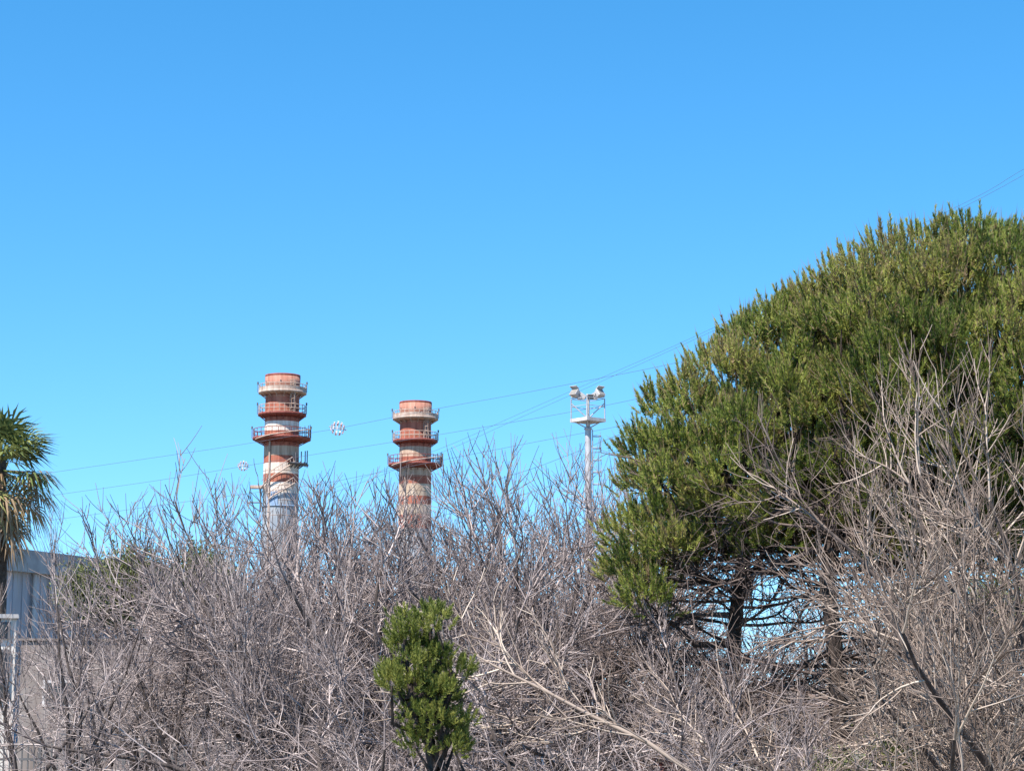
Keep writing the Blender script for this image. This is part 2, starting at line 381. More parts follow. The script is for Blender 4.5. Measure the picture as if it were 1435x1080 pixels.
# lower right bracket, stair flight, side landing and curved blue plate on the taller chimney
br = MB()
for i in range(4):
    t = R(-50 + i * 16); x, y = math.cos(t), math.sin(t)
    br.bar((r1 * x, r1 * y, Z1(655)), (4.1 * x, 4.1 * y, Z1(646)), .1, 5); br.bar((4.1 * x, 4.1 * y, Z1(653)), (4.1 * x, 4.1 * y, Z1(634) + .2 * i), .09, 5)
br.lathe([(r1, Z1(648)), (4.3, Z1(648)), (4.3, Z1(650)), (r1, Z1(650))], 10, close=True, a0=R(-62), a1=R(10)); br.build('side_platform', M_dsteel, c1)
def flight(a, b, za, zb, R0):
    st = MB(); n = 10; prev = None
    for i in range(n + 1):
        t = R(a + (b - a) * i / n); z = za + (zb - za) * i / n
        p = Vector((R0 * math.cos(t), R0 * math.sin(t), z))
        if prev is not None:
            st.bar(prev, p, .13, 5); st.bar(prev + Vector((0, 0, 1.0)), p + Vector((0, 0, 1.0)), .06, 4); st.bar(p, p + Vector((0, 0, 1)), .05, 4)
        prev = p
    st.build('stair_flight', M_cream, c1)
flight(216, 322, Z1(682), Z1(644), r1 + .8); flight(238, 320, Z1(700), Z1(676), r1 + .5)
ld = MB(); ld.box((-r1 - .9, -1.2, Z1(681)), (2.0, 1.6, .45)); ld.build('landing', M_cream, c1)
lp = MB()
A = Vector((-r1 - 1.9, -1.4, 0)); B = Vector((-r1 - .3, -1.4, 0))
up = lambda y: Vector((0, 0, Z1(y)))
lp.bar(A + up(680), A + Vector((-.5, 0, 0)) + up(703), .07, 5); lp.bar(A + Vector((-.5, 0, 0)) + up(703), B + up(703), .11, 5); lp.bar(A + Vector((-.4, 0, 0)) + up(703), B + up(716), .09, 5)
lp.bar(A + up(688), B + up(703), .06, 5); lp.bar(B + up(680), B + up(716), .09, 5); lp.build('landing_bracket', M_dsteel, c1)
du = MB(); zc = Z1(722)
du.lathe([(r1 + .25, Z1(707)), (r1 + .25, Z1(698)), (r1 + .1, Z1(684))], 8, a0=R(228), a1=R(268)); du.torus((0, 0, Z1(708)), r1 + .22, .12, 48, 4); du.build('blue_plate', M_blue, c1)

# ------------------------------------------------------------------ power lines and marker balls
def wire(pts, label, r=0.028):
    """pts: (px, py, distance); a smooth curve through them"""
    P = [at(x, y, d) for x, y, d in pts]
    n = len(P); Q = []
    for i in range(n - 1):
        p0 = P[max(i - 1, 0)]; p1 = P[i]; p2 = P[i + 1]; p3 = P[min(i + 2, n - 1)]
        for k in range(12):
            t = k / 12
            Q.append(0.5 * ((2 * p1) + (p2 - p0) * t + (2 * p0 - 5 * p1 + 4 * p2 - p3) * t * t + (3 * p1 - p0 - 3 * p2 + p3) * t ** 3))
    Q.append(P[-1])
    o = tubes('power_line', [(Q, [r] * len(Q), .5)], M_wire, None, 5)
    return tag(o, label, 'power line', 'power lines crossing the sky')
dd = lambda x: 215 - x * 0.045
W = lambda *p: [(x, y, dd(x)) for x, y in p]
wire(W((1560, 168), (1435, 237), (1380, 270), (1290, 315), (1150, 387), (970, 473), (850, 526), (720, 583), (640, 619), (560, 650), (440, 694)), 'upper cable of the close pair that climbs to the top right corner above the pines', .014)
wire(W((1560, 175), (1435, 245), (1380, 275), (1290, 321), (1150, 393), (970, 477), (850, 531), (720, 589), (640, 625), (560, 656), (440, 700)), 'lower cable of the close pair that climbs to the top right corner above the pines', .014)
wire(W((1250, 430), (1100, 474), (930, 512), (850, 528), (720, 553), (620, 571), (473, 600), (437, 606), (310, 627), (85, 660), (-80, 684)), 'thin cable carrying the larger marker ball, highest of those crossing behind the chimneys', .018)
wire(W((1100, 513), (910, 555), (800, 577), (620, 608), (437, 637), (341, 653), (200, 676), (-60, 712)), 'thin cable carrying the smaller marker ball left of the taller chimney', .018)
wire(W((1100, 542), (895, 591), (740, 621), (540, 660), (440, 679), (295, 698), (105, 724), (-60, 745)), 'thin cable crossing the lamp mast just below its platform', .018)
wire(W((1100, 520), (890, 600), (800, 636), (735, 660), (640, 688), (520, 722), (300, 775)), 'steeper thin cable meeting the lamp mast beside its ladder hoops', .02)
wire(W((1000, 625), (890, 648), (802, 671), (736, 692), (620, 722), (480, 755), (300, 790)), 'lowest thin cable running behind the bare twigs left of the lamp mast', .018)
def marker(px, py, rpx, label, seed):
    d = dd(px); c = at(px, py, d); r_ = rpx * d / F
    root = empty('marker_ball', c, label, 'marker ball', 'marker balls on the power lines')
    rg = random.Random(seed)
    a = MB(); b = MB(); q = MB()
    n = 5                              # ball of ribbed segments with gaps
    for k in range(n):
        t0 = 2 * math.pi * k / n; seg = MB()
        for j in range(5):
            p0 = -math.pi / 2 + .25 + (math.pi - .5) * j / 5; p1 = p0 + (math.pi - .5) / 5 * .5
            P = []
            for rr in (r_, r_ * .9):
                for (pp, tt) in ((p0, t0), (p0, t0 + .62), (p1, t0 + .8), (p1, t0 + .18)):
                    P.append((rr * math.sin(pp), rr * math.cos(pp) * math.cos(tt), rr * math.cos(pp) * math.sin(tt)))
            seg.add(P, [(0, 1, 2, 3), (7, 6, 5, 4), (0, 4, 5, 1), (1, 5, 6, 2), (2, 6, 7, 3), (3, 7, 4, 0)])
        seg.build('ball_segment', M_ballw if k % 3 else M_ballr, root)
    q.bar((-r_ * 1.2, 0, 0), (r_ * 1.2, 0, 0), r_ * .08, 6)
    q.build('clamp', M_galv, root); root.rotation_euler = (0.3, R(10), 0.1)
marker(473.5, 600, 10.5, 'white and pink marker ball hung on a cable right of the taller chimney', 1)
marker(341, 652.5, 7.5, 'small pale marker ball hung on a cable left of the taller chimney', 2)

# ------------------------------------------------------------------ floodlight mast
def lamp_mast():
    D = 110; k = D / F
    p = at(824, 590, D)
    root = empty('floodlight_mast', (p.x, D, 0), 'white floodlight mast with a square railed platform and tilted lamps on top', 'lamp mast')
    z0 = p.z; r = .185
    m = MB(); m.bar((0, 0, 0), (0, 0, hz(602, D)), .24, 20, .18); m.torus((0, 0, hz(601, D)), .2, .05, 20, 6)
    m.bar((0, 0, hz(602, D)), (0, 0, z0), .13, 14); m.build('pole', M_galv, root)
    rot = R(40); c, s = math.cos(rot), math.sin(rot)
    Rm = lambda x, y, z: Vector((x * c - y * s, x * s + y * c, z))
    h = 0.69                            # half side of the platform
    ps = MB(); corners = [(-h, -h), (h, -h), (h, h), (-h, h)]
    from mathutils import Matrix
    RM = Matrix.Rotation(rot, 3, 'Z')
    for a, b in zip(corners, corners[1:] + corners[:1]):
        mid = ((a[0] + b[0]) / 2, (a[1] + b[1]) / 2)
        L = (2 * h + .1, .08) if a[1] == b[1] else (.08, 2 * h - .1)
        ps.box(Rm(mid[0], mid[1], z0 + .04), (*L, .2), 0, RM)
    ps.box(Rm(0, 0, z0 - .015), (2 * h - .1, 2 * h - .1, .04), 0, RM)
    for a in corners: ps.bar(Vector((0, 0, z0 - .45)), Rm(a[0] * .75, a[1] * .75, z0 - .05), .035, 6)
    pl = ps.build('platform', M_gwhite, root)
    rl = MB(); zt = hz(559, D)
    for a, b in zip(corners, corners[1:] + corners[:1]):
        rl.bar(Rm(*a, z0 + .1), Rm(*a, zt), .034, 6)
        for zz in (zt, (z0 * .35 + zt * .65)): rl.bar(Rm(*a, zz), Rm(*b, zz), .018, 6)
    rl.bar(Rm(-h, -h, zt - .25), Rm(0, 0, z0 + .15), .034, 5); rl.bar(Rm(h, -h, zt - .25), Rm(0, 0, z0 + .15), .034, 5); rl.bar(Rm(h, h, zt - .25), Rm(0, 0, z0 + .15), .034, 5); rl.bar(Rm(-h, h, zt - .25), Rm(0, 0, z0 + .15), .034, 5)
    rl.build('railing', M_galv, pl)
    po = MB(); po.bar((0, 0, z0), (0, 0, zt + .05), .1, 10); po.bar(Rm(-h, h, zt + .12), Rm(h, -h, zt + .12), .05, 8); po.bar(Rm(-h, -h, zt + .12), Rm(h, h, zt + .12), .05, 8)
    po.build('lamp_bracket', M_gwhite, root)
    lamp_box = None
    for (x, y, dx, tilt, yaw) in ((-.74, -.25, 0, 55, 222), (-.42, -.05, 0, 40, 170), (.66, -.2, 0, 55, -42), (.38, -.05, 0, 40, 10), (.12, -.45, 0, 20, -75)):
        zz = zt + (.30 if abs(x) > .5 else .17) - (.15 if abs(x) < .2 else 0)
        sc = 1.0 if abs(x) > .3 else .65
        RR = Matrix.Rotation(R(yaw), 3, 'Z') @ Matrix.Rotation(R(-tilt + 20), 3, 'Y')
        b = MB()
        # tapered housing: deep body, wide mouth
        V = []
        for (xx, hw, hh) in ((-.3 * sc, .14 * sc, .12 * sc), (-.12 * sc, .2 * sc, .17 * sc), (.1 * sc, .27 * sc, .22 * sc), (.16 * sc, .27 * sc, .22 * sc)):
            V += [(xx, -hw, -hh), (xx, hw, -hh), (xx, hw, hh), (xx, -hw, hh)]
        V = [RR @ Vector(v) + Vector((x, y, zz)) for v in V]
        f = [(3, 2, 1, 0), (12, 13, 14, 15)] + [(4 * j + i, 4 * j + (i + 1) % 4, 4 * j + 4 + (i + 1) % 4, 4 * j + 4 + i) for j in range(3) for i in range(4)]
        b.add(V, f)
        b.box(RR @ Vector((.26 * sc, 0, .23 * sc)) + Vector((x, y, zz)), (.26 * sc, .56 * sc, .025), 0, RR)
        fl = b.build('floodlight', M_gwhite, root)
        g = MB(); g.box(RR @ Vector((.165 * sc, 0, 0)) + Vector((x, y, zz)), (.02, .46 * sc, .36 * sc), 0, RR); g.build('lens', M_lens, fl)
        for sgn in (-1, 1):
            g = MB(); g.bar(RR @ Vector((-.05, sgn * .29 * sc, 0)) + Vector((x, y, zz)), Vector((x * .85, y * .85, zt + .1)) + RR @ Vector((0, sgn * .2, 0)), .025, 5); g.build('yoke_arm', M_dsteel, fl)
    la = MB(); X = .5
    for sy in (-.2, .2): la.bar((.26, sy, 1), (.26, sy, z0 - .5), .02, 4)
    z = 2.0
    while z < z0 - .6: la.bar((.26, -.2, z), (.26, .2, z), .015, 4); z += .3
    z = hz(611, D)
    while z > 3:
        la.path([(.26, -.22, z), (.55, -.3, z), (.75, -.16, z), (.75, .16, z), (.55, .3, z), (.26, .22, z)], .022, 4); z -= .7
    la.bar((.75, -.1, 2.5), (.75, -.1, hz(611, D)), .014, 4)
    la.build('caged_ladder', M_galv, root)
lamp_mast()

# ------------------------------------------------------------------ buildings and walls behind the thicket
def hall():
    a = at(-160, 740, 92); b = at(330, 800, 128)
    ux = Vector((b.x - a.x, b.y - a.y, 0)); L = ux.length; ux.normalize(); nrm = Vector((ux.y, -ux.x, 0))
    H = hz(768, 102)
    root = empty('storage_hall', (a.x, a.y, 0), 'long grey clad storage hall standing behind the palm and bare trees at far left', 'hall', rz=math.atan2(ux.y, ux.x))
    m = MB(); m.box((L / 2, 12, (H - 1.2) / 2), (L, 24, H - 1.2))
    x = .4
    while x < L: m.box((x, -.03, (H - 1.2) / 2), (.06, .06, H - 1.25)); x += .9
    m.build('wall', M_clad, root)
    m = MB(); m.add([(-.4, -.5, H - 1.2), (L + .4, -.5, H - 1.2), (L + .4, -.5, H), (-.4, -.5, H), (-.4, 24.5, H - 1.2), (L + .4, 24.5, H - 1.2), (L + .4, 24.5, H), (-.4, 24.5, H), (-.4, 12, H + 1.4), (L + .4, 12, H + 1.4)],
        [(0, 1, 2, 3), (5, 4, 7, 6), (3, 2, 9, 8), (8, 9, 6, 7), (0, 3, 8, 7, 4), (1, 5, 6, 9, 2), (1, 0, 4, 5)]); m.build('roof', M_fasc, root)
    for x in np.arange(4, L, 9.0):
        q = MB(); q.bar((x, -.2, 0), (x, -.2, H - 1.25), .12, 8); q.build('drainpipe', M_gwhite, root)
    for x in np.arange(9, L - 3, 12.0):
        q = MB(); q.box((x, -.08, 2.1), (3.6, .1, 4.2)); q.build('roller_door', M_fasc, root)
hall()
def shed():
    D = 74; x0 = at(30, 900, D).x; x1 = at(330, 900, D).x; H = hz(897, D)
    root = empty('block_shed', ((x0 + x1) / 2, D, 0), 'low beige rendered shed behind the fence and bare trees at left', 'shed')
    L = x1 - x0
    m = MB(); m.box((0, 4, H / 2), (L, 8, H)); m.build('wall', M_block, root)
    m = MB(); m.box((0, 4, H + .04), (L + .2, 8.2, .08)); m.build('roof', M_block, root)
    for x in (-L * .3, .2, L * .33):
        m = MB(); m.box((x, -.02, 2.9), (1.5, .08, 1.0)); f = m.build('window', M_gwhite, root)
        m = MB(); m.box((x, -.07, 2.9), (1.3, .04, .8)); m.build('pane', M_glass, f)
shed()
def gatehouse():
    D = 48; x1 = at(22, 900, D).x; H = hz(866, D); a_ = .285
    root = empty('white_gatehouse', (x1 - 3 * math.cos(a_), D - 3 * math.sin(a_), 0), 'white gatehouse with dark windows cut off by the left edge behind the palm', 'gatehouse', rz=a_)
    m = MB(); m.box((0, 2.5, H / 2), (6, 5, H)); m.build('wall', M_wall, root)
    m = MB(); m.box((0, 2.45, H + .05), (6.1, 5.2, .1)); m.build('roof', M_fasc, root)
    for zz, hh in ((hz(883, D), .42), (hz(945, D), 1.25)):
        for x in (-1.6, 1.75):
            q = MB(); q.box((x, -.03, zz), (2.2, .1, hh)); f = q.build('window', M_dsteel, root)
            q = MB(); q.box((x - .52, -.095, zz), (.98, .03, hh - .12)); q.box((x + .52, -.095, zz), (.98, .03, hh - .12)); q.build('pane', M_glass, f)
    q = MB(); q.box((-1.6, -.04, 1.05), (.95, .1, 2.1)); q.build('door', M_dsteel, root)
gatehouse()
def low_wall():
    D = 63; x0 = at(640, 1000, D).x; x1 = at(965, 1000, D).x; H = hz(1022, D)
    root = empty('garden_wall', ((x0 + x1) / 2, D, 0), 'low beige block wall with a flat coping behind the branches at bottom centre', 'wall')
    m = MB(); m.box((0, 0, H / 2), (x1 - x0, .25, H)); m.build('wall_face', M_block, root)
    m = MB(); m.box((0, 0, H + .05), (x1 - x0 + .1, .35, .1)); m.build('coping', M_kerb, root)
low_wall()

def fence():
    D = 40; top = hz(1041, D); x0 = at(-60, 1000, D).x; x1 = at(1000, 1000, D).x
    root = empty('picket_fence', (0, D, 0), 'grey steel picket fence running behind the tree trunks along the bottom', 'fence')
    n = 9; w_ = (x1 - x0) / n
    for i in range(n):
        a = x0 + i * w_; m = MB()
        x = a + .12
        while x < a + w_ - .06:
            m.box((x, 0, top / 2 + .03), (.028, .028, top - .06)); x += .125
        for zz in (.2, top - .32): m.box((a + w_ / 2, 0, zz), (w_ - .07, .045, .05))
        m.build('panel', M_fence, root)
    for i in range(n + 1):
        q = MB(); q.box((x0 + i * w_, 0, top / 2 + .02), (.07, .07, top + .04)); q.box((x0 + i * w_, 0, top + .06), (.1, .1, .04)); q.build('post', M_fence, root)
fence()

# ------------------------------------------------------------------ bare trees
UP = Vector((0, 0, 1))
def perp(d, rg):
    while True:
        v = Vector((rg.gauss(0, 1), rg.gauss(0, 1), rg.gauss(0, 1))); v -= v.project(d)
        if v.length > .1: return v.normalized()
def strand(p, d, L, r0, r1_, n, trop, wig, rg):
    pts = [p.copy()]; d = d.copy(); s = L / n
    if trop > .055: trop *= .12 + .88 * max(0.0, min(1.0, (p.z - 2.6) / 2.6))
    bend = perp(d, rg) * rg.uniform(0, .11) if trop else Vector((0, 0, 0))
    for i in range(n):
        d = d + UP * trop + bend + Vector((rg.gauss(0, wig), rg.gauss(0, wig), rg.gauss(0, wig))); d.normalize()
        p = p + d * s; pts.append(p)
    return pts, [r0 + (r1_ - r0) * i / n for i in range(n + 1)]
def along(pts, t):
    f = t * (len(pts) - 1); i = min(int(f), len(pts) - 2); u = f - i
    return pts[i].lerp(pts[i + 1], u), (pts[i + 1] - pts[i]).normalized()

def gen_bare(seed, limbs=8, spread=(20, 78), dens=1.08, trunk=1.7, lean=0.0, limb_len=(2.3, 3.3), bias=None, trop=0.055, tips=1.0):
    """trunk + limbs, and the crown of branches, branchlets and up-curving tips"""
    rg = random.Random(seed); wood = []; fine = []
    d0 = Vector((rg.gauss(0, .08) + lean, rg.gauss(0, .08), 1)).normalized()
    tp, tr = strand(Vector((0, 0, -.1)), d0, trunk + .1, .135, .10, 5, .0, .06, rg); wood.append((tp, tr, .3))
    az = rg.random() * 6.28
    for i in range(limbs):
        az += 2.4 + rg.gauss(0, .3); pol = R(rg.uniform(*spread))
        d = Vector((math.sin(pol) * math.cos(az), math.sin(pol) * math.sin(az), math.cos(pol)))
        if bias is not None: d = (d + Vector(bias)).normalized()
        b, _ = along(tp, rg.uniform(.6, 1.0)); L1 = rg.uniform(*limb_len)
        lp_, lr = strand(b, d, L1, rg.uniform(.045, .07), .016, 8, trop, .10, rg); wood.append((lp_, lr, rg.random()))
        n2 = max(3, int(rg.uniform(8, 11) * dens))
        for j in range(n2 + 2):
            t = .2 + .8 * (j + rg.random()) / (n2 + 2) if j < n2 else 1.0
            q, dd_ = along(lp_, min(t, .999)); ang = R(rg.uniform(28, 62) if j < n2 else rg.uniform(8, 30))
            d2 = dd_ * math.cos(ang) + perp(dd_, rg) * math.sin(ang)
            L2 = rg.uniform(.75, 1.5) * (1.15 - .45 * t)
            bp_, brr = strand(q, d2, L2, .0155, .007, 6, .06, .055, rg); fine.append((bp_, brr, rg.random() ** .8))
            n3 = max(3, int(rg.uniform(5, 8) * dens))
            for k in range(n3 + 2):
                t3 = .25 + .75 * (k + rg.random()) / (n3 + 2) if k < n3 else 1.0
                q3, d3_ = along(bp_, min(t3, .999)); ang = R(rg.uniform(28, 58) if k < n3 else rg.uniform(10, 32))
                d3 = d3_ * math.cos(ang) + perp(d3_, rg) * math.sin(ang)
                L3 = rg.uniform(.35, .75) * (1.1 - .3 * t3)
                sp, sr = strand(q3, d3, L3, .0082, .0048, 5, .12, .045, rg); fine.append((sp, sr, rg.random() * .85))
                n4 = int(rg.uniform(2.2, 5) * tips)
                for l in range(n4):
                    q4, d4_ = along(sp, rg.uniform(.35, .999)); ang = R(rg.uniform(20, 48))
                    d4 = d4_ * math.cos(ang) + perp(d4_, rg) * math.sin(ang)
                    fp, fr = strand(q4, d4, rg.uniform(.2, .46), .0056, .003, 4, .15, .035, rg); fine.append((fp, fr, rg.random() * .52))
    zs = sorted(p[0][-1].z for p in fine)
    return wood, fine, zs[int(len(zs) * .9975)]

def bare(px, D, ytop, label, gen, twig=None, group='leafless trees of the thicket', rz=None, rg=random.Random(77), width=1.0):
    proto, ht = gen
    x = at(px, 1000, D).x; H = hz(ytop, D); s = H / ht
    if proto.get('used'): o = copy_tree(proto['o'])
    else: o = proto['o']; proto['used'] = True
    o.location = (x, D, 0); o.scale = (s * width, s * width, s); o.rotation_euler = (0, 0, rg.uniform(0, 6.28) if rz is None else rz)
    return tag(o, label, 'tree', group)
def proto(seed, twig=None, **k):
    wood, fine, ht = gen_bare(seed, **k)
    o = empty('bare_tree', (0, 0, 0), '', '')
    tubes('trunk', wood, M_bark, o, 7); tubes('crown', fine, twig or M_twig, o, 3)
    return ({'o': o}, ht)
V = [proto(11), proto(12, spread=(12, 62), limb_len=(2.4, 3.4)), proto(13, spread=(30, 86), trunk=1.9), proto(14, limbs=9), proto(15, spread=(8, 55), limbs=7), proto(16, spread=(25, 82), dens=1.1)]
THIN = proto(21, trunk=2.3, limbs=6, spread=(8, 50), dens=.7, tips=.8)
THIN2 = proto(22, trunk=2.5, limbs=5, spread=(6, 42), dens=.75, tips=.8)
bare(96, 26, 705, 'slender bare tree with a low forked trunk beside the palm at far left', THIN, width=.72)
bare(28, 23.5, 775, 'thin bare tree crossing in front of the white gatehouse at the left edge', THIN2, width=.8)
bare(136, 31, 752, 'bare tree whose dark trunk stands second from the left, before the beige shed', THIN2, width=.7)
bare(190, 33, 748, 'bare tree third from the left in front of the first round green crown', THIN2, width=.8)
bare(242, 27, 735, 'wide bare tree between the two round green crowns', THIN, width=.8)
bare(318, 30, 672, 'bare tree just left of the taller chimney with upright tips', V[1])
bare(372, 25.5, 672, 'bare tree in front of the taller chimney foot, nearest of those hiding its shaft', V[2], width=.7)
bare(405, 28, 650, 'bare tree directly in front of the taller chimney', V[5])
bare(486, 31, 670, 'bare tree rising between the two chimneys', V[4])
bare(575, 27, 655, 'bare tree standing in front of the shorter chimney and veiling its lower shaft', V[0])
bare(635, 30, 645, 'bare tree right of the shorter chimney with fine upright tips', V[1])
bare(708, 32, 602, 'tallest bare tree of the middle group, midway between shorter chimney and lamp mast', V[4])
bare(790, 30.5, 650, 'bare tree directly left of the lamp mast pole', V[5])
bare(955, 25.3, 800, 'bare tree with a dark trunk under the lower left lobe of the pine', THIN2, width=.9)
bare(868, 35, 600, 'bare tree squeezed between the lamp mast and the big pine crown', V[3], width=.8)
for (px, D, yt, v, lab) in ((225, 46, 850, 3, 'distant bare tree low behind the first round green crown'),
        (350, 45, 755, 5, 'distant bare tree in the back row just below the taller chimney'), (455, 47, 745, 0, 'distant bare tree in the back row below the gap between the chimneys'),
        (575, 45, 740, 3, 'distant bare tree in the back row below the shorter chimney'), (670, 47, 745, 5, 'distant bare tree in the back row right of the shorter chimney'),
        (765, 45, 750, 2, 'distant bare tree in the back row left of the lamp mast'), (850, 46, 740, 0, 'distant bare tree in the back row at the foot of the lamp mast'),
        (950, 44, 830, 2, 'distant bare tree in the back row seen through under the pine crown'),
        (1085, 37, 795, 0, 'distant bare tree filling the gap between the two dark pine trunks'),
        (1165, 39, 800, 5, 'distant bare tree directly behind the right one of the two pine trunks'),
        (1250, 42, 790, 5, 'distant bare tree behind the right pine, seen between its trunk and the tan twigs'), (1390, 40, 780, 3, 'distant bare tree behind the tan twigged trees at the right edge')):
    bare(px, D, yt, lab, V[v])
LOW = proto(31, limbs=8, spread=(45, 90), trunk=1.5, dens=.9, limb_len=(2.6, 3.8), trop=.03)
LOW2 = proto(32, limbs=7, spread=(50, 92), trunk=1.4, dens=.85, limb_len=(2.8, 4.0), trop=.02)
bare(435, 23, 880, 'low spreading bare tree in the front row at lower left', LOW, width=1.2)
bare(480, 22.5, 880, 'low spreading bare tree in the front row left of the small green pine', LOW2, width=1.1)
bare(770, 22, 860, 'low spreading bare tree in the front row right of the small green pine', LOW, width=1.1)
bare(975, 16.5, 990, 'low bare tree nearest the camera, crossing the foot of the pale leaning limb', LOW, width=1.2)
bare(1010, 21, 930, 'low spreading bare tree in front of the pine trunks', LOW2, width=1.2)
bare(1185, 19, 985, 'low tangled bare tree at the bottom right below the pine trunks', LOW, width=1.1)
def leaning():
    """the tree with one thick pale limb that rises to the left beside the young pine"""
    D = 18.5; rg = random.Random(5); x = at(985, 1080, D).x
    o = empty('bare_tree', (x, D, 0), 'leaning bare tree whose thick pale limb slants up left beside the small green pine', 'tree', 'leafless trees of the thicket')
    P = [Vector((0, 0, -.1)), Vector((-.02, 0, .9))] + [at(a, b, D) - Vector((x, D, 0)) for a, b in ((965, 1078), (905, 1038), (830, 1003), (765, 968), (692, 932), (640, 902))]
    wood = [(P, [.042, .036, .028, .023, .019, .015, .010, .005], .55)]; fine = []
    for k in range(16):
        q, d = along(P, .42 + .57 * k / 15); d2 = (d * .8 + perp(d, rg) * .7).normalized()
        b = strand(q, d2, rg.uniform(.4, .95), .011, .005, 5, .015, .06, rg); fine.append((*b, rg.random()))
        for j in range(6):
            q2, e = along(b[0], rg.uniform(.3, .99)); e = (e * .85 + perp(e, rg) * .5).normalized()
            c_ = strand(q2, e, rg.uniform(.25, .6), .008, .004, 4, .09, .1, rg); fine.append((*c_, rg.random()))
            for l in range(2):
                q3, e3 = along(c_[0], rg.uniform(.4, .99)); e3 = (e3 * .85 + perp(e3, rg) * .5).normalized()
                fine.append((*strand(q3, e3, rg.uniform(.12, .3), .005, .003, 3, .12, .08, rg), rg.random()))
    tubes('trunk', wood, M_twigw, o, 8); tubes('crown', fine, M_twigw, o, 3)
leaning()
RT = proto(41, M_twigw, limbs=12, spread=(15, 80), dens=1.1, limb_len=(3.0, 4.4), bias=(-.4, -.1, .05), tips=1.1, trop=.05)
RT2 = proto(42, M_twigw, limbs=9, spread=(30, 92), dens=.92, limb_len=(2.8, 3.8), trop=.035, bias=(-.35, -.1, 0))
bare(1515, 21.5, 450, 'big tan twigged bare tree leaning in from the right edge over the pine crown', RT, rz=0, width=.85)
bare(1450, 19, 740, 'tan twigged bare tree leaning left in front of the right pine', RT2, rz=0, width=.85)
bare(1480, 18, 610, 'tan twigged bare tree nearest the lower right corner', RT2, rz=.4)
bare(1470, 23.5, 640, 'tan twigged bare tree standing behind the nearest ones at right', RT2, rz=2.4, width=.9)

# ------------------------------------------------------------------ pines
rgn = np.random.default_rng(5)
def unit(a): return a / (np.linalg.norm(a, axis=-1, keepdims=True) + 1e-9)
def needle_mesh(name, P, A, L, K, nl, nw, tint, m, parent, spike=0.0, spr=(1.0, .38)):
    """P bases, A axes, L lengths of N shoots; K needles each; optional bare candle tip"""
    N = len(P)
    t = rgn.random((N, K)) ** .8; ph = rgn.random((N, K)) * 6.283
    ref = np.where(np.abs(A[:, 2:3]) > .9, [[1., 0, 0]], [[0, 0, 1.]]); U = unit(np.cross(A, ref)); Wv = np.cross(A, U)
    rad = U[:, None] * np.cos(ph)[..., None] + Wv[:, None] * np.sin(ph)[..., None]
    a = (spr[0] + (spr[1] - spr[0]) * t) * rgn.uniform(.75, 1.25, t.shape)
    D = A[:, None] * np.cos(a)[..., None] + rad * np.sin(a)[..., None]
    B = P[:, None] + A[:, None] * (L[:, None] * t)[..., None]
    ln = nl * rgn.uniform(.7, 1.2, t.shape) * (1 - .25 * t)
    S = unit(np.cross(D, rgn.normal(size=D.shape)))
    wv = nw * rgn.uniform(.8, 1.2, t.shape)
    tip = B + D * ln[..., None]
    Vv = np.stack([B - S * wv[..., None] / 2, B + S * wv[..., None] / 2, tip + S * wv[..., None] * .15], 2).reshape(-1, 3)
    T = np.clip(tint[:, None] + rgn.normal(0, .09, t.shape), 0, .97); T = np.repeat(T.reshape(-1), 3)
    Fc = np.arange(len(Vv)).reshape(-1, 3)
    if spike > 0:                       # slim brown candle on top
        s0 = P + A * (L * .2)[:, None]; s1 = P + A * (L + spike * rgn.uniform(.2, 1.3, N))[:, None]
        r = .011; pts = []
        for k in range(3):
            an = k * 2.094; pts.append(s0 + (U * math.cos(an) + Wv * math.sin(an)) * r)
        pts.append(s1); C = np.stack(pts, 1).reshape(-1, 3)
        i = np.arange(N)[:, None] * 4 + len(Vv)
        f3 = np.concatenate([i + np.array([[0, 1, 3]]), i + np.array([[1, 2, 3]]), i + np.array([[2, 0, 3]])])
        Vv = np.concatenate([Vv, C]); Fc = np.concatenate([Fc, f3]); T = np.concatenate([T, np.repeat(rgn.uniform(.88, 1, N), 4)])
    return link(name, mesh_np(name, Vv, Fc, T), m, parent)

def lobes_in(ells, n_try, dmin, lo, hi, zcut, rg):
    out = []
    E = [(np.array(c), np.array(r)) for c, r in ells]
    mn = np.min([c - r for c, r in E], 0); mx = np.max([c + r for c, r in E], 0)
    for _ in range(n_try):
        p = mn + rg.random(3) * (mx - mn)
        best = max(((1 - np.linalg.norm((p - c) / r)) * r.min() for c, r in E))
        if best < lo or best > hi or p[2] < zcut(p): continue
        if all(np.sum((p - q) ** 2) > dmin * dmin for q in out): out.append(p)
    return np.array(out)

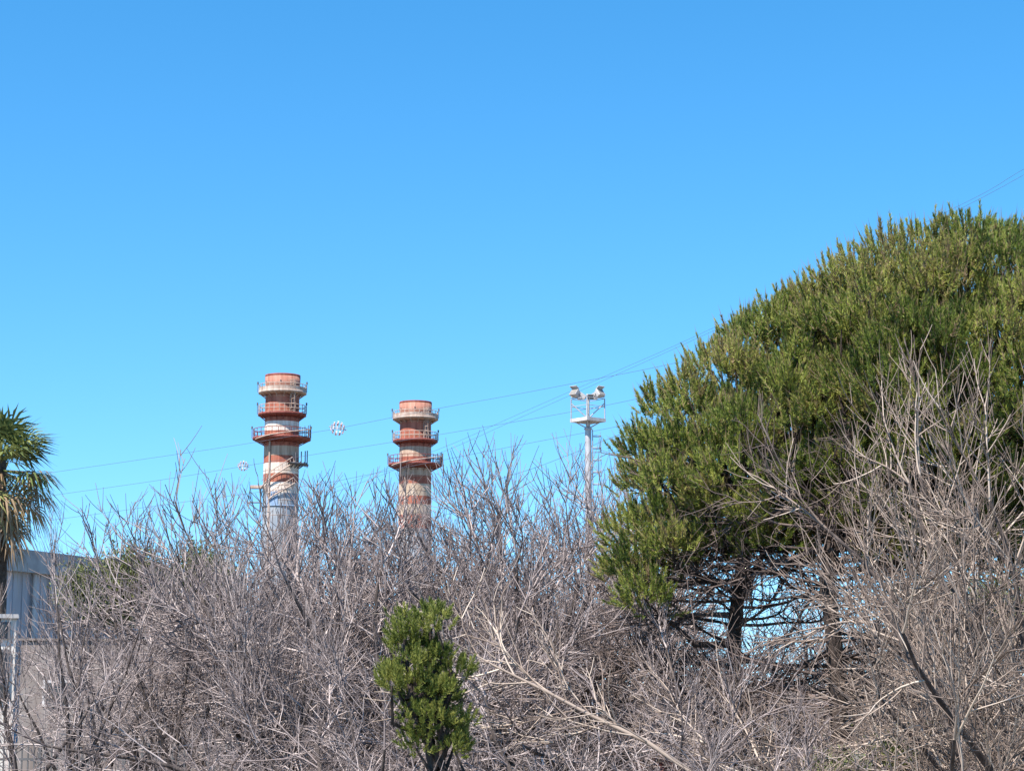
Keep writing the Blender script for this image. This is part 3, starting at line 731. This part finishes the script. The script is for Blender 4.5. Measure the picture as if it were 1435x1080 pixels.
def pine(name, base, ells, label, trunk_pts, zcut, lobe_r, dmin, nsh, seed, shoot=.22, m=None, dens=1.0, nl=.080, nw=.0125, K=62, spike=.16, spr=(1.0, .32), hi=1.1, dead=85, tr=(.135, .06)):
    rg = np.random.default_rng(seed); pr = random.Random(seed)
    root = empty(name, base, label, 'pine tree', 'evergreen pines')
    B = np.array(base)
    ells = [(np.array(c) - B, r) for c, r in ells]
    tp = [Vector(p) - Vector(base) for p in trunk_pts]
    # smooth trunk
    Q = []
    for i in range(len(tp) - 1):
        for k in range(5): Q.append(tp[i].lerp(tp[i + 1], k / 5) + Vector((pr.gauss(0, .015), pr.gauss(0, .015), 0)))
    Q.append(tp[-1])
    lob = lobes_in(ells, 9000, dmin, .12 * lobe_r / .45, hi, lambda p: zcut(p[0] + B[0]) if callable(zcut) else zcut, rg)
    wood = [(Q, [tr[0] + (tr[1] - tr[0]) * i / (len(Q) - 1) for i in range(len(Q))], .3)]
    limbs = []
    # main limbs to lobe groups, then thinner branches to each lobe
    nk = max(5, len(lob) // 9)
    cen = lob[rg.choice(len(lob), nk, replace=False)]
    asg = np.argmin(((lob[:, None] - cen[None]) ** 2).sum(-1), 1)
    for k in range(nk):
        mem = lob[asg == k]; g = Vector(mem.mean(0)); 
        q0, _ = along(Q, pr.uniform(.5, .98))
        if q0.z > g.z - .2: q0, _ = along(Q, max(.35, min(.95, (g.z - 1.0) / max(.1, Q[-1].z))))
        g2 = q0.lerp(g, .72) + Vector((0, 0, -.12)); mid = q0.lerp(g2, .5) + Vector((pr.gauss(0, .12), pr.gauss(0, .12), -.15))
        pts = [q0, q0.lerp(mid, .55), mid, mid.lerp(g2, .5) + Vector((0, 0, .02)), g2]
        limbs.append((pts, [.055, .048, .04, .03, .022], pr.random()))
        for q in mem:
            q = Vector(q); s0, _ = along(pts, pr.uniform(.55, 1)); md = s0.lerp(q, .5) + Vector((pr.gauss(0, .08), pr.gauss(0, .08), -.1))
            limbs.append(([s0, md, q], [.028, .02, .01], pr.random()))
    dt = []
    for k in range(dead):                # dead lower branches with twigs, below the crown
        q, _ = along(Q, pr.uniform(.22, .70)); az = pr.random() * 6.28
        d = Vector((math.cos(az), math.sin(az), pr.uniform(-.15, .25))).normalized()
        bp_, br_ = strand(q, d, pr.uniform(1.0, 2.3), .028, .008, 6, .03, .13, pr); dt.append((bp_, br_, pr.random()))
        for j in range(9):
            q2, d2_ = along(bp_, pr.uniform(.25, .99)); d2 = d2_ * .75 + perp(d2_, pr) * .65
            sp, sr = strand(q2, d2, pr.uniform(.3, .8), .011, .004, 4, .02, .15, pr); dt.append((sp, sr, pr.random()))
            for l in range(3):
                q3, d3_ = along(sp, pr.uniform(.3, .99)); d3 = d3_ * .7 + perp(d3_, pr) * .7
                dt.append((*strand(q3, d3, pr.uniform(.12, .35), .006, .003, 3, .0, .15, pr), pr.random()))
    tubes('trunk', wood, M_pbark, root, 10)
    tubes('branch', limbs, M_pbark, root, 5)
    if dt: tubes('dead_twigs', dt, M_ptwig, root, 3)
    # shoots on each lobe
    PP, AA, LL, TT = [], [], [], []
    ctr = np.mean([c for c, r in ells], 0)
    for q in lob:
        n = int(nsh * rg.uniform(.75, 1.25)); rr = lobe_r * rg.uniform(.75, 1.25)
        d = unit(rg.normal(size=(n, 3)) + np.array([0, 0, .35])); d = d[d[:, 2] > -.55]
        out = unit((q - ctr) * np.array([1, 1, .6]))
        pos = q + d * np.array([1, 1, .75]) * rr * rg.uniform(.45, 1.0, (len(d), 1))
        ax = unit(d * .6 + out * .25 + np.array([0, 0, 1.0]) * np.clip(.95 + .5 * d[:, 2:3], .35, 2) + rg.normal(0, .15, d.shape))
        PP.append(pos); AA.append(ax); LL.append(shoot * rg.uniform(.6, 1.25, len(d)))
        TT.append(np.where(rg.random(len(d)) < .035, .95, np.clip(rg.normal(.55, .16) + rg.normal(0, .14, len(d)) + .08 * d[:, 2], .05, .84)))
    P, A, L, T = map(np.concatenate, (PP, AA, LL, TT))
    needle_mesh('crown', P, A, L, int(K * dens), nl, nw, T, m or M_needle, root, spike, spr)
    print(label[:40], 'lobes', len(lob), 'shoots', len(P))
    return root

def el(px, py, D, rx, rz, ry): k = D / F; p = at(px, py, D); return ((p.x, p.y, p.z), (rx * k, ry, rz * k))
DA, DB = 27, 25.5
pA = at(1027, 900, DA); pB = at(1165, 900, DB)
pine('stone_pine', (pA.x - .05, DA, 0), [el(1040, 672, DA, 166, 166, 2.0), el(912, 785, DA - .8, 60, 92, .8), el(1022, 528, DA, 52, 56, .9), el(940, 650, DA, 50, 62, .9), el(1165, 590, DA, 205, 186, 2.3), el(1140, 740, DA - .8, 85, 66, .9)],
     'large dark green pine crown nearest the lamp mast, with a lower lobe at its left', [(pA.x - .05, DA, -.1), (pA.x, DA, 2.5), (pA.x + .05, DA, 4.2), (pA.x + .35, DA, 6.2), (pA.x + .9, DA, 7.6)], lambda x: hz(880 if x < at(960, 800, DA).x else 785, DA), .40, .47, 58, 3, shoot=.23)
pine('stone_pine', (pB.x + .1, DB, 0), [el(1405, 540, DB, 275, 226, 2.4), el(1290, 500, DB, 165, 155, 2.0), el(1215, 480, DB + .4, 105, 105, 1.6), el(1235, 690, DB, 110, 90, 1.2), el(1400, 700, DB + .6, 230, 125, 2.0), el(1285, 765, DB, 95, 55, 1.2)],
     'tallest pine crown filling the right edge, with long upright shoots against the sky', [(pB.x + .1, DB, -.1), (pB.x + .1, DB, 2.5), (pB.x - .03, DB, 4.6), (pB.x + .15, DB, 5.6), (pB.x + .9, DB, 6.8), (pB.x + 1.6, DB, 7.9)], hz(850, DB), .41, .48, 58, 4, shoot=.26)
DS = 17.6
pS = at(610, 1060, DS)
pine('young_pine', (pS.x, DS, 0), [el(608, 872, DS, 20, 26, .2), el(566, 895, DS, 24, 26, .22), el(594, 930, DS, 30, 34, .28), el(548, 962, DS - .1, 22, 24, .2), el(603, 972, DS, 36, 42, .34), el(610, 1008, DS, 32, 28, .3), el(640, 950, DS, 18, 16, .15), el(600, 1020, DS, 26, 26, .3), el(628, 1030, DS, 26, 34, .25), el(598, 1045, DS, 24, 26, .25)],
     'small bright green young pine standing among the bare twigs at bottom centre', [(pS.x, DS, -.1), (pS.x, DS, 1.5), (pS.x - .05, DS, 3), (pS.x - .05, DS, hz(880, DS))], hz(1080, DS), .15, .19, 40, 8, shoot=.115, m=M_needle2, nl=.055, nw=.009, K=44, spike=.0, hi=.5, dead=0, tr=(.07, .02))

# ------------------------------------------------------------------ leafy crowns and shrubs
def leaf_cloud(name, ells, n, size, m, parent, seed, gap=.35):
    rg = np.random.default_rng(seed); P = []
    for c, r in ells:
        k = int(n * (r[0] * r[1] * r[2]) ** .66 / sum((q[0] * q[1] * q[2]) ** .66 for _, q in ells))
        d = unit(rg.normal(size=(k, 3))); rad = rg.uniform(.55, 1.04, (k, 1)) 
        P.append(np.array(c) + d * np.array(r) * rad)
    P = np.concatenate(P)
    # clumps: keep leaves near random clump centres
    cc = P[rg.choice(len(P), max(6, len(P) // 60))]
    j = rg.integers(0, len(cc), len(P)); P = P * gap + (1 - gap) * (cc[j] + rg.normal(0, size * 2.2, P.shape))
    A = unit(rg.normal(size=P.shape) + np.array([0, 0, .4])); S = unit(np.cross(A, rg.normal(size=P.shape)))
    s = size * rg.uniform(.6, 1.3, (len(P), 1))
    Vv = np.stack([P, P + A * s * .5 + S * s * .22, P + A * s, P + A * s * .5 - S * s * .22], 1).reshape(-1, 3)
    T = np.clip((rg.normal(.55, .2, len(cc))[j]) + rg.normal(0, .12, len(P)), 0, 1)
    return link(name, mesh_np(name, Vv, np.arange(len(Vv)).reshape(-1, 4), np.repeat(T, 4), loops=4), m, parent)
def leafy(name, px, D, specs, label, m, n, size, seed, cat, trunk=True, group=None):
    x = at(px, 1000, D).x; base = Vector((x, D, 0)); pr = random.Random(seed)
    root = empty(name, base, label, cat, group)
    es = []
    for (qx, qy, rx, rz) in specs:
        c, r = el(qx, qy, D, rx, rz, rx * D / F); es.append((np.array(c) - np.array(base), r))
    tw = []
    top = max(e[0][2] for e in es)
    tr = strand(Vector((0, 0, -.1)), UP, top * .75, .11 if trunk else .04, .05 if trunk else .02, 6, 0, .05, pr); tw.append((*tr, .3))
    for e in es:
        for k in range(6):
            q, _ = along(tr[0], pr.uniform(.5, 1)); g = Vector(e[0]) + Vector([pr.uniform(-.7, .7) * v for v in e[1]])
            tw.append(([q, q.lerp(g, .5) + Vector((0, 0, -.08)), g], [.04, .025, .01], pr.random()))
    tubes('trunk' if trunk else 'stem', tw, M_bark, root, 6)
    leaf_cloud('crown' if trunk else 'foliage', es, n, size, m, root, seed)
    return root
leafy('evergreen_tree', 185, 62, [(186, 810, 54, 54), (150, 845, 42, 42), (222, 850, 40, 40)], 'round olive green crown behind bare twigs, the left of two domes', M_leaf, 20000, .15, 1, 'tree', group='round evergreens behind the thicket')
leafy('evergreen_tree', 283, 64, [(280, 806, 48, 50), (250, 850, 36, 36), (315, 845, 36, 40)], 'round olive green crown behind bare twigs, the right of two domes, near the taller chimney', M_leaf, 20000, .15, 2, 'tree', group='round evergreens behind the thicket')
leafy('evergreen_tree', 100, 60, [(104, 835, 28, 52), (138, 826, 30, 40)], 'narrow dark green tree in front of the grey hall at left', M_leaf, 5000, .12, 3, 'tree', group='round evergreens behind the thicket')
leafy('evergreen_tree', 1290, 52, [(1275, 860, 75, 70), (1370, 870, 80, 70), (1440, 850, 60, 85)], 'added dark evergreen crown standing in for shaded pine branches behind the tan twigs at right', M_leaf, 14000, .14, 8, 'tree', group='round evergreens behind the thicket')  # added tree: its dark crown stands in for shaded pine branches
leafy('red_shrub', 925, 30, [(905, 1085, 26, 18), (940, 1082, 26, 20), (1180, 1090, 1, 1)][:2], 'dark red leaved shrub at the bottom edge under the pine', M_leafr, 2500, .07, 4, 'shrub', False)
leafy('green_shrub', 1172, 21, [(1160, 1076, 34, 18), (1190, 1084, 30, 20)], 'pale yellow green shrub at the bottom edge right of the pine trunks', M_leafy, 1500, .05, 5, 'shrub', False)
leafy('green_shrub', 1290, 24, [(1250, 1065, 50, 40), (1310, 1060, 50, 46), (1360, 1080, 40, 30)], 'dark green shrub low in the bottom right corner behind twigs', M_leaf, 5000, .07, 6, 'shrub', False)

# ------------------------------------------------------------------ palm
def palm():
    D = 48; c = at(2, 640, D)
    root = empty('fan_palm', (c.x, D, 0), 'fan palm with green fronds and a brown skirt of dead leaves at the left edge', 'palm tree')
    pr = random.Random(9); H = c.z
    tr = strand(Vector((0, 0, -.1)), UP, H, .27, .24, 10, 0, .012, pr); tubes('trunk', [(*tr, .4)], M_ptrunk, root, 12)
    def frond(az, elev, pet, rad, tint, nseg=26, droop=.25, z0=0.0):
        V_, F_, T_ = [], [], []
        e = Vector((math.cos(az) * math.cos(elev), math.sin(az) * math.cos(elev), math.sin(elev)))
        side = Vector((-math.sin(az), math.cos(az), 0)); nrm = side.cross(e).normalized() * -1
        p0 = Vector((0, 0, H - .1 + z0)); p1 = p0 + e * pet + Vector((0, 0, -.10 * pet))
        def quad(a, b, wd_, nn, t):
            s_ = (b - a).cross(nn).normalized() * wd_; o = len(V_); V_.extend([a - s_, a + s_, b + s_ * .7, b - s_ * .7]); F_.append((o, o + 1, o + 2, o + 3)); T_.extend([t] * 4)
        quad(p0, p1, .022, nrm, tint + .05); quad(p0 + nrm * .01, p1 + nrm * .01, .022, side, tint + .05)
        for i in range(nseg):
            th = R(-125 + 250 * i / (nseg - 1)); L = rad * (1 - .28 * abs(th) / R(125)) * pr.uniform(.9, 1.1)
            d = e * math.cos(th) + side * math.sin(th) + nrm * .12 * (1 if i % 2 else -1); d.normalize()
            m_ = p1 + d * L * .55 + Vector((0, 0, -droop * .12 * L)); t_ = p1 + d * L + Vector((0, 0, -droop * L * pr.uniform(.7, 1.5)))
            wv = .026 * rad / .75; sd = d.cross(nrm).normalized(); o = len(V_)
            V_.extend([p1, m_ + sd * wv, t_, m_ - sd * wv]); F_.append((o, o + 1, o + 2, o + 3)); T_.extend([min(1, max(0, tint + pr.gauss(0, .04)))] * 4)
        link('frond', mesh_np('frond', [tuple(v) for v in V_], F_, T_, loops=4), M_frond, root)
    az = 0
    for i in range(26): az += 2.4; frond(az, R(pr.uniform(5, 78)), pr.uniform(.7, .95), pr.uniform(.85, 1.1), pr.uniform(.2, .56), droop=.25)
    for i in range(24): az += 2.4; frond(az, R(pr.uniform(-45, 5)), pr.uniform(.8, 1.15), pr.uniform(.8, 1.0), pr.uniform(.3, .82), droop=.45, z0=-.25)
    for i in range(11): az += 2.4; frond(az, R(pr.uniform(-80, -45)), pr.uniform(.6, 1.1), pr.uniform(.75, 1.0), pr.uniform(.66, .95), droop=.5, z0=-pr.uniform(.2, 1.2))
palm()
